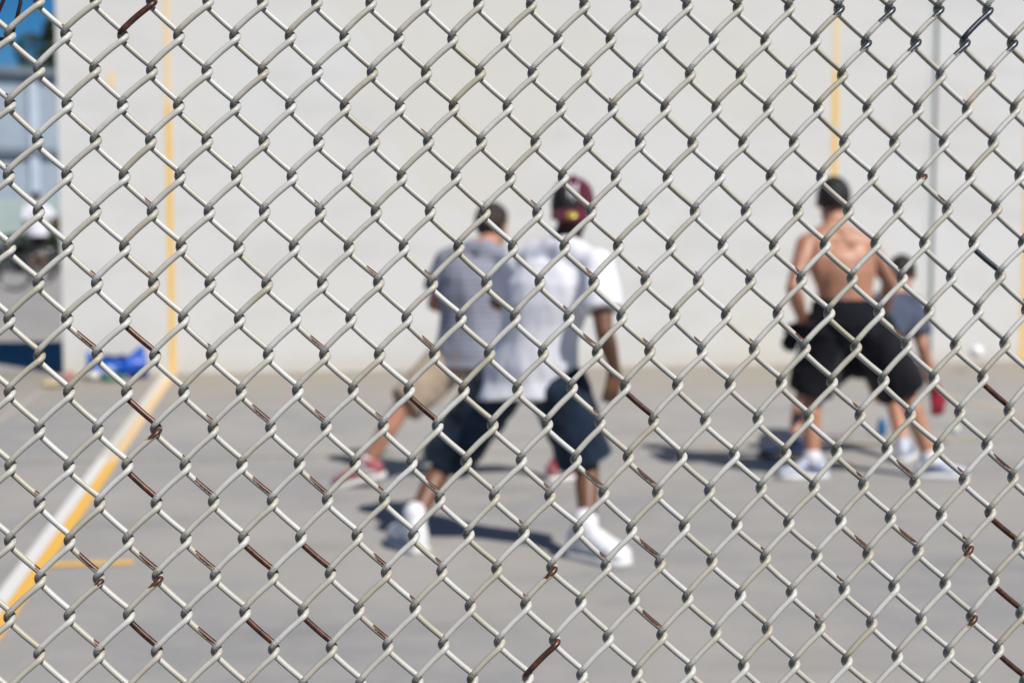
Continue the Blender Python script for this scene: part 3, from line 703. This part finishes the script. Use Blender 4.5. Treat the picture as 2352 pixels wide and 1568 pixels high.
cap(capman)

# --- player in grey shirt and khaki shorts
J = dict(head=at(1133, 520, -5.72), shL=at(1030, 598, -5.80), shR=at(1168, 604, -6.03), elL=at(996, 698, -5.74), wrL=at(1042, 712, -5.52), elR=at(1192, 690, -5.90), wrR=at(1222, 640, -5.72),
         hipL=at(1040, 822, -5.86), hipR=at(1112, 824, -5.98), knL=at(925, 935, -6.00), knR=at(1278, 912, -5.80), anL=at(838, 1070, -5.98), anR=at(1290, 1066, -5.94))
grey = Person('player in grey striped shirt and khaki shorts lunging, partly behind the capped player', gnd(1060, 1110), J, (0.55, 0.84, 0), (0.72, 0.7, -0.05), M['skin_light'], 0.98, feet={'L': (-0.92, 0.25, 0), 'R': (0.93, 0.3, 0)})
grey.hair(M['hair_brown'], 0.009, -0.72, 0.45); grey.shirt(M['grey_cloth'], 0.72, -0.10, 0.032, 0.006, 0.008, 0.082, 11); grey.shorts(M['khaki'], 0.96, 0.20, 0.026, 0.105, 0.011, 2)
grey.shoe('L', M['shoe_red'], M['sole_white'], M['accent_grey'], lift=0.25, sock=M['sock_white']); grey.shoe('R', M['shoe_red'], M['sole_white'], M['accent_grey'], sock=M['sock_white'])

# --- shirtless player
J = dict(head=at(1913, 464, -5.88), shL=at(1854, 562, -6.00), shR=at(1990, 564, -6.02), elL=at(1822, 662, -6.12), wrL=at(1846, 742, -5.98), hdL=Vector((-0.62, 0.2, -0.9)), elR=at(2042, 645, -5.92), wrR=at(2032, 720, -5.72),
         hipL=at(1908, 742, -6.05), hipR=at(1992, 742, -6.08), knL=at(1860, 900, -5.98), knR=at(2078, 893, -6.02), anL=at(1866, 1060, -6.08), anR=at(2140, 1060, -6.16))
bare = Person('shirtless player with short black hair and long black shorts, feet wide apart', gnd(1995, 1098), J, (0.05, 1, 0), (0.12, 0.98, -0.05), M['skin_tan'], 1.07, feet={'L': (-0.93, 0.05, 0), 'R': (0.85, -0.25, 0)})
bare.hair(M['hair_black'], 0.006, -0.66, 0.45); bare.shorts(M['navy'], 1.0, 0.30, 0.030, 0.122, 0.010, 4)
for q in 'LR': bare.shoe(q, M['shoe_pale'], M['sole_white'], M['accent_blue'], L=0.27, sock=M['sock_white'])
gl = MB(); hand_parts(gl, bare.J['wrL'], bare.J['hdL'], bare.fwd + (bare.J['shR'] - bare.J['shL']).normalized(), -1, 1.07, 0.5, 0.006); gl.capsule(bare.J['wrL'] - bare.J['hdL'].normalized() * 0.03, bare.J['wrL'], 0.038, 0.036)
link('glove', gl.fused(0.006, 2, bare.base), M['black_cloth'], bare.root)

# --- stooping player in slate shirt, half hidden behind the shirtless one
J = dict(head=at(2072, 634, -5.02), shL=at(2000, 700, -5.00), shR=at(2092, 700, -5.26), elL=at(1985, 800, -4.90), wrL=at(1998, 880, -4.82), elR=at(2118, 796, -5.34), wrR=at(2147, 898, -5.26), hdR=Vector((0.25, 0.05, -1)),
         hipL=at(1950, 806, -5.36), hipR=at(2012, 812, -5.48), knL=at(1846, 908, -5.16), knR=at(2052, 905, -5.26), anL=at(1822, 1022, -5.36), anR=at(2076, 1030, -5.58), head_up=Vector((0.1, 0.35, 1)))
stoop = Person('stooping player in slate blue shirt with a red glove, half hidden by the shirtless player', gnd(1945, 1058), J, (0.5, 0.8, -0.2), (0.45, 0.85, -0.2), M['skin_light'], 0.96, feet={'L': (-0.9, 0.2, 0), 'R': (0.5, 0.8, 0)})
stoop.hair(M['hair_black'], 0.009, -0.5, 0.45); stoop.shirt(M['slate_cloth'], 0.72, -0.12, 0.026, 0.010, 0.012, 0.082, 21); stoop.shorts(M['navy'], 0.95, 0.15, 0.028, 0.112, 0.009, 9)
stoop.shoe('L', M['shoe_blue'], M['sole_dark'], M['accent_blue'], sock=M['sock_black']); stoop.shoe('R', M['shoe_pale'], M['sole_white'], M['accent_blue'], sock=M['sock_black'])
M['red_glove'] = mat('red_leather_glove', (0.34, 0.012, 0.035), 0.5, var=0.2, scale=40)
gl = MB(); hand_parts(gl, stoop.J['wrR'], stoop.J['hdR'], stoop.fwd - (stoop.J['shR'] - stoop.J['shL']).normalized(), 1, 0.97, 0.5, 0.005); gl.capsule(stoop.J['wrR'] - stoop.J['hdR'].normalized() * 0.035, stoop.J['wrR'], 0.036, 0.034)
link('glove', gl.fused(0.006, 2, stoop.base), M['red_glove'], stoop.root)

# --- bystander far off
b0 = gnd(88, 628)
def fj(x, y, z): return b0 + Vector((x * 1.05, y * 1.05, z * 1.05))
J = dict(head=fj(0.0, 0.02, 1.66), shL=fj(-0.19, 0.04, 1.43), shR=fj(0.19, -0.02, 1.43), elL=fj(-0.27, -0.04, 1.15), wrL=fj(-0.16, 0.18, 1.08), elR=fj(0.33, 0.0, 1.20), wrR=fj(0.47, 0.16, 1.02), hipL=fj(-0.09, 0.0, 0.93), hipR=fj(0.09, 0.0, 0.93), knL=fj(-0.10, 0.03, 0.51), knR=fj(0.10, 0.03, 0.51), anL=fj(-0.11, -0.02, 0.11), anR=fj(0.11, 0.0, 0.11))
far = Person('distant bystander in white shirt and black shorts beside parked bicycles', b0, J, (0.15, 1, 0), (0.4, 0.9, 0), M['skin_brown'], 1.07, feet={'L': (-0.2, 1, 0), 'R': (0.4, 0.9, 0)}, voxel=0.010)
far.hair(M['hair_black'], 0.012, -0.5, 0.45); far.shirt(M['white_cloth'], 0.95, -0.22, 0.04, 0.04, 0.015, 0.10, 31); far.shorts(M['black_cloth'], 0.95, 0.15, 0.03, 0.115, 0.009, 14)
for q in 'LR': far.shoe(q, M['shoe_blue'], M['sole_dark'], M['accent_grey'])

# ---------------------------------------------------------------- things lying on the court
def ball(name, label, c, r, m):
    root = empty(name, c); tag(root, label, 'ball')
    b = MB().ell((0, 0, 0), Vector((r, 0, 0)), Vector((0, r, 0)), Vector((0, 0, r)), 24, 16).build('rubber_shell', m, root)
    MB().tube([(r * 1.002 * math.cos(t) * 0.94, r * 1.002 * math.sin(t) * 0.94, r * 0.34 * math.sin(2 * t)) for t in [2 * math.pi * k / 40 for k in range(41)]], r * 0.03, 5).build('seam', M['accent_grey'], root)
    return root
M['ball_white'] = mat('white_rubber_ball', (0.88, 0.88, 0.87), 0.25, var=0.02); M['ball_pale'] = mat('pale_greenish_ball', (0.62, 0.67, 0.62), 0.45, var=0.05, scale=40)
ball('rubber_ball', 'bright white ball in the air close to the wall at right', at(2243, 808, -0.9), 0.06, M['ball_white'])
ball('rubber_ball', 'pale ball low above the court below the red glove', at(2192, 985, -5.0), 0.034, M['ball_pale'])

M['blue_plastic'] = mat('blue_plastic', (0.02, 0.16, 0.34), 0.3, var=0.15, scale=30); M['cap_white'] = mat('white_plastic', (0.7, 0.7, 0.7), 0.4, var=0.05)
p = gnd(2025, 1000)
bt = empty('bottle', (p.x, p.y, 0)); tag(bt, 'small blue plastic bottle standing on the court near the white sports shoes', 'bottle')
def lathe(prof, n=20): return [((0, 0, z), Vector((r, 0, 0)), Vector((0, r, 0))) for z, r in prof]
MB().loft(lathe([(0.004, .024), (0.01, .029), (0.05, .029), (0.055, .027), (0.06, .029), (0.085, .028), (0.10, .018), (0.112, .011), (0.118, .011)])).build('bottle_body', M['blue_plastic'], bt)
MB().loft(lathe([(0.1185, .0135), (0.119, .0145), (0.135, .0145), (0.1365, .013)])).build('bottle_cap', M['cap_white'], bt)

# slumped blue holdall at the foot of the wall
M['bag'] = mat('blue_nylon', (0.004, 0.085, 0.46), 0.4, var=0.25, scale=14, bump=0.5, bscale=25); M['bag_dark'] = mat('dark_blue_webbing', (0.006, 0.018, 0.09), 0.6, var=0.3, scale=30); M['bag_mark'] = mat('pale_blue_patch', (0.45, 0.52, 0.75), 0.5, var=0.1, scale=20); M['teal_cloth'] = cloth('teal_lining', (0.01, 0.09, 0.16), 0.2)
p = gnd(270, 868); bb = Vector((p.x, -0.34, 0))
bag = empty('holdall_bag', bb); tag(bag, 'slumped blue nylon holdall on the ground against the wall', 'bag')
m = MB()
m.loft([((-0.25, 0, 0.085), Vector((0, .10, 0)), Vector((0, 0, .085))), ((-0.17, 0, 0.10), Vector((0, .125, 0)), Vector((0, 0, .10))), ((-0.04, 0, 0.085), Vector((0, .135, 0)), Vector((0, 0, .085))), ((0.08, 0, 0.09), Vector((0, .135, 0)), Vector((0, 0, .09))), ((0.19, 0, 0.115), Vector((0, .12, 0)), Vector((0, 0, .115))), ((0.255, 0, 0.10), Vector((0, .09, 0)), Vector((0, 0, .095)))], 20)
m.capsule((-0.20, 0.02, 0.14), (-0.235, 0.03, 0.205), 0.05, 0.028); m.capsule((0.17, 0.02, 0.17), (0.20, 0.03, 0.235), 0.055, 0.03); m.capsule((-0.08, 0.06, 0.14), (0.05, 0.06, 0.13), 0.035, 0.03)
def crumple(co): return 0.020 * noise.noise(co * 9) + 0.010 * noise.noise(co * 22) + 0.004 * noise.noise(co * 50)
bo = link('bag_body', m.fused(0.009, 2, None, crumple), M['bag'], bag)
for y in (-0.075, 0.05): MB().tube([(-0.12, y, 0.15), (-0.10, y - 0.04, 0.20), (-0.02, y - 0.07, 0.19), (0.06, y - 0.05, 0.20), (0.09, y, 0.15)], 0.011, 8).build('handle', M['bag_dark'], bag)
MB().tube([(-0.22, -0.01, 0.19), (-0.10, -0.02, 0.178), (0.03, -0.02, 0.172), (0.15, -0.01, 0.205)], 0.007, 8).build('zip', M['bag_dark'], bag)
MB().loft([((-0.06, -0.148, 0.085), Vector((0.06, 0, 0.01)), Vector((0, -0.004, 0.034))), ((-0.06, -0.153, 0.087), Vector((0.056, 0, 0.01)), Vector((0, -0.004, 0.030)))], 20).build('pale_patch', M['bag_mark'], bag)  # flat pale oval patch on the front of the bag
def rag(name, label, cat, c, rx, ry, rz, m, seed):
    me = MB().ell((0, 0, rz * 0.75), Vector((rx, 0, 0)), Vector((0, ry, 0)), Vector((0, 0, rz)), 30, 18).fused(0.007, 1, None, lambda co: 0.02 * noise.noise(co * 18 + Vector((seed, 0, 0))) + 0.010 * noise.noise(co * 45))
    zmin = min(v.co.z for v in me.vertices); me.transform(Matrix.Translation((0, 0, -zmin + 0.001)))
    o = link(name, me, m, None); o.location = (c.x, c.y, 0); tag(o, label, cat); return o
M['pink_cloth'] = cloth('dull_pink_cloth', (0.42, 0.20, 0.18), 0.15); M['straw'] = mat('yellowish_paper', (0.52, 0.43, 0.24), 0.8, var=0.1, scale=30); M['white_paper'] = mat('crumpled_white_paper', (0.62, 0.62, 0.56), 0.8, var=0.08, scale=30)
rag('crumpled_rag', 'crumpled dull pink rag left of the blue holdall', 'rag', gnd(158, 890), 0.055, 0.05, 0.06, M['pink_cloth'], 3)
rag('paper_bag', 'flattened yellowish paper bag on the ground left of the pink rag', 'paper bag', gnd(114, 890), 0.085, 0.06, 0.02, M['straw'], 9)
rag('paper_ball', 'crumpled whitish paper on the ground in front of the blue holdall', 'paper', gnd(214, 874), 0.06, 0.05, 0.038, M['white_paper'], 15)
M['green_plastic'] = mat('green_plastic', (0.02, 0.16, 0.09), 0.3, var=0.2, scale=30)
gb = empty('bottle', gnd(263, 876)); gb.location.z = 0.031; gb.rotation_euler = (0, R(90), R(15)); tag(gb, 'green plastic bottle lying in front of the blue holdall', 'bottle')
MB().loft(lathe([(-0.10, .024), (-0.095, .029), (0.0, .029), (0.005, .027), (0.01, .029), (0.05, .028), (0.075, .014), (0.09, .011)])).build('bottle_body', M['green_plastic'], gb)
MB().loft(lathe([(0.0905, .0135), (0.105, .0145), (0.107, .013)])).build('bottle_cap', M['cap_white'], gb)

# ---------------------------------------------------------------- beyond the end of the wall
M['siding'] = mat('grey_blue_siding', (0.30, 0.36, 0.43), 0.7, var=0.10, scale=1.5); M['pilaster'] = mat('pale_grey_blue_steel', (0.46, 0.53, 0.62), 0.6, var=0.06, scale=3); M['belt'] = mat('dark_grey_flashing', (0.15, 0.185, 0.22), 0.6, var=0.15, scale=3)
bo_ = at(60, 600, 33.0); bl = empty('hall_building', (bo_.x, bo_.y, 0), R(24)); tag(bl, 'grey-blue clad hall beyond the left end of the wall', 'building')
BH = 5.35
MB().box((0, 3.0, BH / 2), 12, 3.0, BH / 2).build('cladding', M['siding'], bl, smooth=False)
for k in range(-5, 6):
    MB().box((k * 2.3 + 0.30, -0.06, BH / 2 - 0.1), 0.14, 0.06, BH / 2 - 0.1).build('pilaster', M['pilaster'], bl, smooth=False, bevel=0.01)
for z in (3.15,): MB().box((0, -0.09, z), 11.9, 0.09, 0.10).build('rail_belt', M['belt'], bl, smooth=False, bevel=0.01)
MB().box((0, 2.95, BH + 0.09), 12.15, 3.2, 0.09).build('roof_edge', M['belt'], bl, smooth=False, bevel=0.01)

def leaf_cloud(n, sampler, size, seed):
    r = np.random.RandomState(seed); P = sampler(r, n)
    A = r.normal(size=(n, 3)); A /= np.linalg.norm(A, axis=1)[:, None]; Bv = r.normal(size=(n, 3)); Bv -= A * (A * Bv).sum(1)[:, None]; Bv /= np.linalg.norm(Bv, axis=1)[:, None]
    sz = size * r.uniform(0.6, 1.4, (n, 1)); A = A * sz; Bv = Bv * sz * 0.55
    V = np.stack([P - A, P + Bv, P + A, P - Bv], 1).reshape(-1, 3)
    me = bpy.data.meshes.new('leaves'); me.from_pydata(V.tolist(), [], np.arange(4 * n).reshape(-1, 4).tolist()); me.update(); return me
def lumps(centers, radii):
    centers = np.array(centers); radii = np.array(radii)
    def f(r, n):
        k = r.randint(len(centers), size=n); d = r.normal(size=(n, 3)); d /= np.linalg.norm(d, axis=1)[:, None]
        return centers[k] + d * radii[k][:, None] * (r.uniform(0.35, 1, (n, 1)) ** 0.45)
    return f
M['leaf_dark'] = mat('dark_green_leaves', (0.020, 0.040, 0.018), 0.6, col2=(0.045, 0.075, 0.028), scale=1.8); M['leaf_mid'] = mat('mid_green_leaves', (0.035, 0.08, 0.03), 0.6, col2=(0.09, 0.15, 0.05), scale=3); M['bark'] = mat('grey_brown_bark', (0.09, 0.065, 0.045), 0.9, var=0.3, scale=9)
def tree(label, x, y, h, rad, seed):
    q = random.Random(seed); t = empty('tree', (x, y, 0)); tag(t, label, 'tree')
    b = MB().tube([(0, 0, 0), (0.1, 0, h * .25), (0.0, 0.1, h * .5), (0.1, 0, h * .8)], 0.26, 10, 0.07)
    for k in range(7):
        a = q.uniform(0, 6.28); z = h * q.uniform(.35, .65); L = rad * q.uniform(.5, .9)
        b.tube([(0.05, 0, z), (math.cos(a) * L * .5, math.sin(a) * L * .5, z + L * .35), (math.cos(a) * L, math.sin(a) * L, z + L * .6)], 0.09, 7, 0.025)
    b.build('trunk', M['bark'], t)
    cs = [(q.gauss(0, rad * .5), q.gauss(0, rad * .5), h * .68 + q.gauss(0, h * .12)) for k in range(26)]; rs = [rad * q.uniform(.22, .42) for k in cs]
    link('crown', leaf_cloud(9000, lumps(cs, rs), 0.11, seed), M['leaf_dark'], t, False)
pt = at(135, 400, 50.0); tree('dark green tree rising behind the hall beside the wall edge', pt.x + 0.9, 50.0, 9.4, 2.3, 3)
def bush(label, p, w, h, m, seed, n=2600):
    q = random.Random(seed); t = empty('bush', (p[0], p[1], 0)); tag(t, label, 'bush')
    b = MB()
    for k in range(6):
        a = q.uniform(0, 6.28); b.tube([(0, 0, 0), (math.cos(a) * w * .3, math.sin(a) * w * .3, h * .4), (math.cos(a) * w * .6, math.sin(a) * w * .6, h * .8)], 0.025, 6, 0.008)
    b.build('stem', M['bark'], t)
    cs = [(q.gauss(0, w * .45), q.gauss(0, w * .3), h * q.uniform(.25, .75)) for k in range(14)]; rs = [h * q.uniform(.18, .30) for k in cs]
    link('foliage', leaf_cloud(n, lumps(cs, rs), 0.06, seed), m, t, False)
pb = at(112, 600, 24.2); bush('dark leafy bush behind the bystander', (pb.x, 24.2), 0.55, 1.25, M['leaf_dark'], 5)
pb = at(146, 600, 24.0); bush('mid green bush half hidden by the wall edge', (pb.x, 24.0), 0.5, 1.45, M['leaf_mid'], 8)
pb = at(14, 640, 20.6); bush('low bright green bush at the far left in front of the bicycles', (pb.x - 0.25, 19.2), 0.35, 0.45, M['leaf_mid'], 12, 1200)
pb = at(40, 600, 24.4); bush('dark low bush behind the parked bicycles', (pb.x, 24.4), 0.9, 1.0, M['leaf_dark'], 16, 4200)
M['mint'] = mat('pale_green_sheet', (0.42, 0.52, 0.49), 0.5, var=0.08, scale=1.2); M['grey_post'] = mat('galvanised_post', (0.40, 0.42, 0.43), 0.4, 0.6, var=0.1)
ps = at(40, 600, 26.5); sc = empty('screen_fence', (ps.x, 26.5, 0)); tag(sc, 'low pale green screen fence between the bicycles and the hall', 'fence')
for k in range(-3, 2):
    MB().box((k * 1.5 + .95, 0, 0.95), 0.72, 0.02, 0.80).build('screen_panel', M['mint'], sc, smooth=False, bevel=0.008)
for k in range(-3, 3):
    MB().tube([(k * 1.5 + .2, 0, 0), (k * 1.5 + .2, 0, 1.85)], 0.025, 10).build('post', M['grey_post'], sc)

M['tyre'] = mat('black_tyre', (0.012, 0.012, 0.013), 0.7, var=0.2, scale=30); M['rim'] = mat('aluminium_rim', (0.45, 0.46, 0.48), 0.3, 0.9, var=0.05); M['bike_black'] = mat('black_bike_frame', (0.02, 0.022, 0.03), 0.3, var=0.2, scale=9); M['bike_blue'] = mat('slate_bike_frame', (0.05, 0.07, 0.11), 0.3, var=0.2, scale=9)
def bicycle(label, x, y, rz, fm):
    root = empty('bicycle', (x, y, 0), rz); tag(root, label, 'bicycle', 'bicycles parked by the bystander')
    r = 0.335
    for wx in (-0.52, 0.52):
        w = MB().tube([(wx + math.cos(t) * (r - .02), 0, r + math.sin(t) * (r - .02)) for t in [2 * math.pi * k / 36 for k in range(37)]], 0.021, 8).build('wheel', M['tyre'], root)
        MB().tube([(wx + math.cos(t) * (r - .05), 0, r + math.sin(t) * (r - .05)) for t in [2 * math.pi * k / 36 for k in range(37)]], 0.011, 6).build('rim', M['rim'], w)
        sp = MB()
        for k in range(14):
            t = 2 * math.pi * k / 14; sp.tube([(wx, 0.02 * (-1) ** k, r), (wx + math.cos(t) * (r - .05), 0, r + math.sin(t) * (r - .05))], 0.0018, 4)
        sp.tube([(wx, -.05, r), (wx, .05, r)], 0.02, 8); sp.build('spokes', M['rim'], w)
    f = MB(); bbk, st, hd, rear, front = (-0.06, 0, .29), (-0.20, 0, .78), (0.36, 0, .80), (-0.52, 0, r), (0.52, 0, r)
    for a, b in ((bbk, st), (bbk, (0.385, 0, .70)), (st, hd), ((0.34, 0, .86), (0.40, 0, .66))): f.tube([a, b], 0.017, 8)
    for s in (-1, 1):
        f.tube([bbk, (rear[0], s * .055, r)], 0.009, 6); f.tube([st, (rear[0], s * .055, r)], 0.008, 6); f.tube([(0.40, s * .04, .66), (front[0], s * .05, r)], 0.012, 6)
    f.build('frame', fm, root)
    MB().tube([(0.34, 0, .86), (0.32, 0, .98)], 0.013, 8).tube([(0.24, -.29, 1.0), (0.31, -.2, 1.0), (0.33, 0, .99), (0.31, .2, 1.0), (0.24, .29, 1.0)], 0.012, 8).build('handlebar', M['bike_black'], root)
    MB().tube([(-0.20, 0, .78), (-0.225, 0, .90)], 0.013, 8).build('seat_post', M['rim'], root)
    MB().loft([((-0.36, 0, .925), Vector((0, .075, 0)), Vector((0, 0, .02))), ((-0.27, 0, .93), Vector((0, .065, 0)), Vector((0, 0, .024))), ((-0.18, 0, .93), Vector((0, .03, 0)), Vector((0, 0, .02))), ((-0.09, 0, .925), Vector((0, .018, 0)), Vector((0, 0, .016)))], 14).build('saddle', M['tyre'], root)
    MB().tube([(-0.06 + math.cos(t) * .085, .03, .29 + math.sin(t) * .085) for t in [2 * math.pi * k / 24 for k in range(25)]], 0.008, 6).tube([(-0.06, -.09, .29), (-0.06, .09, .29)], 0.012, 8).tube([(-0.06, .07, .29), (0.09, .07, .22)], 0.008, 6).tube([(-0.06, -.07, .29), (-0.21, -.07, .36)], 0.008, 6).build('crankset', M['rim'], root)
    for s in (1, -1): MB().box((-0.06 + s * .15, s * .115, .29 - s * .07), .04, .04, .01).build('pedal', M['tyre'], root, smooth=False)
pq = gnd(26, 656); bicycle('dark bicycle parked left of the bystander', pq.x, pq.y + 0.3, R(20), M['bike_black'])
pq = gnd(-30, 668); bicycle('slate bicycle parked nearest the camera at the far left edge', pq.x, pq.y, R(-12), M['bike_blue'])
pq = gnd(128, 640); bicycle('bicycle right of the bystander, mostly hidden behind the wall edge', pq.x + .25, pq.y + 0.4, R(8), M['bike_black'])
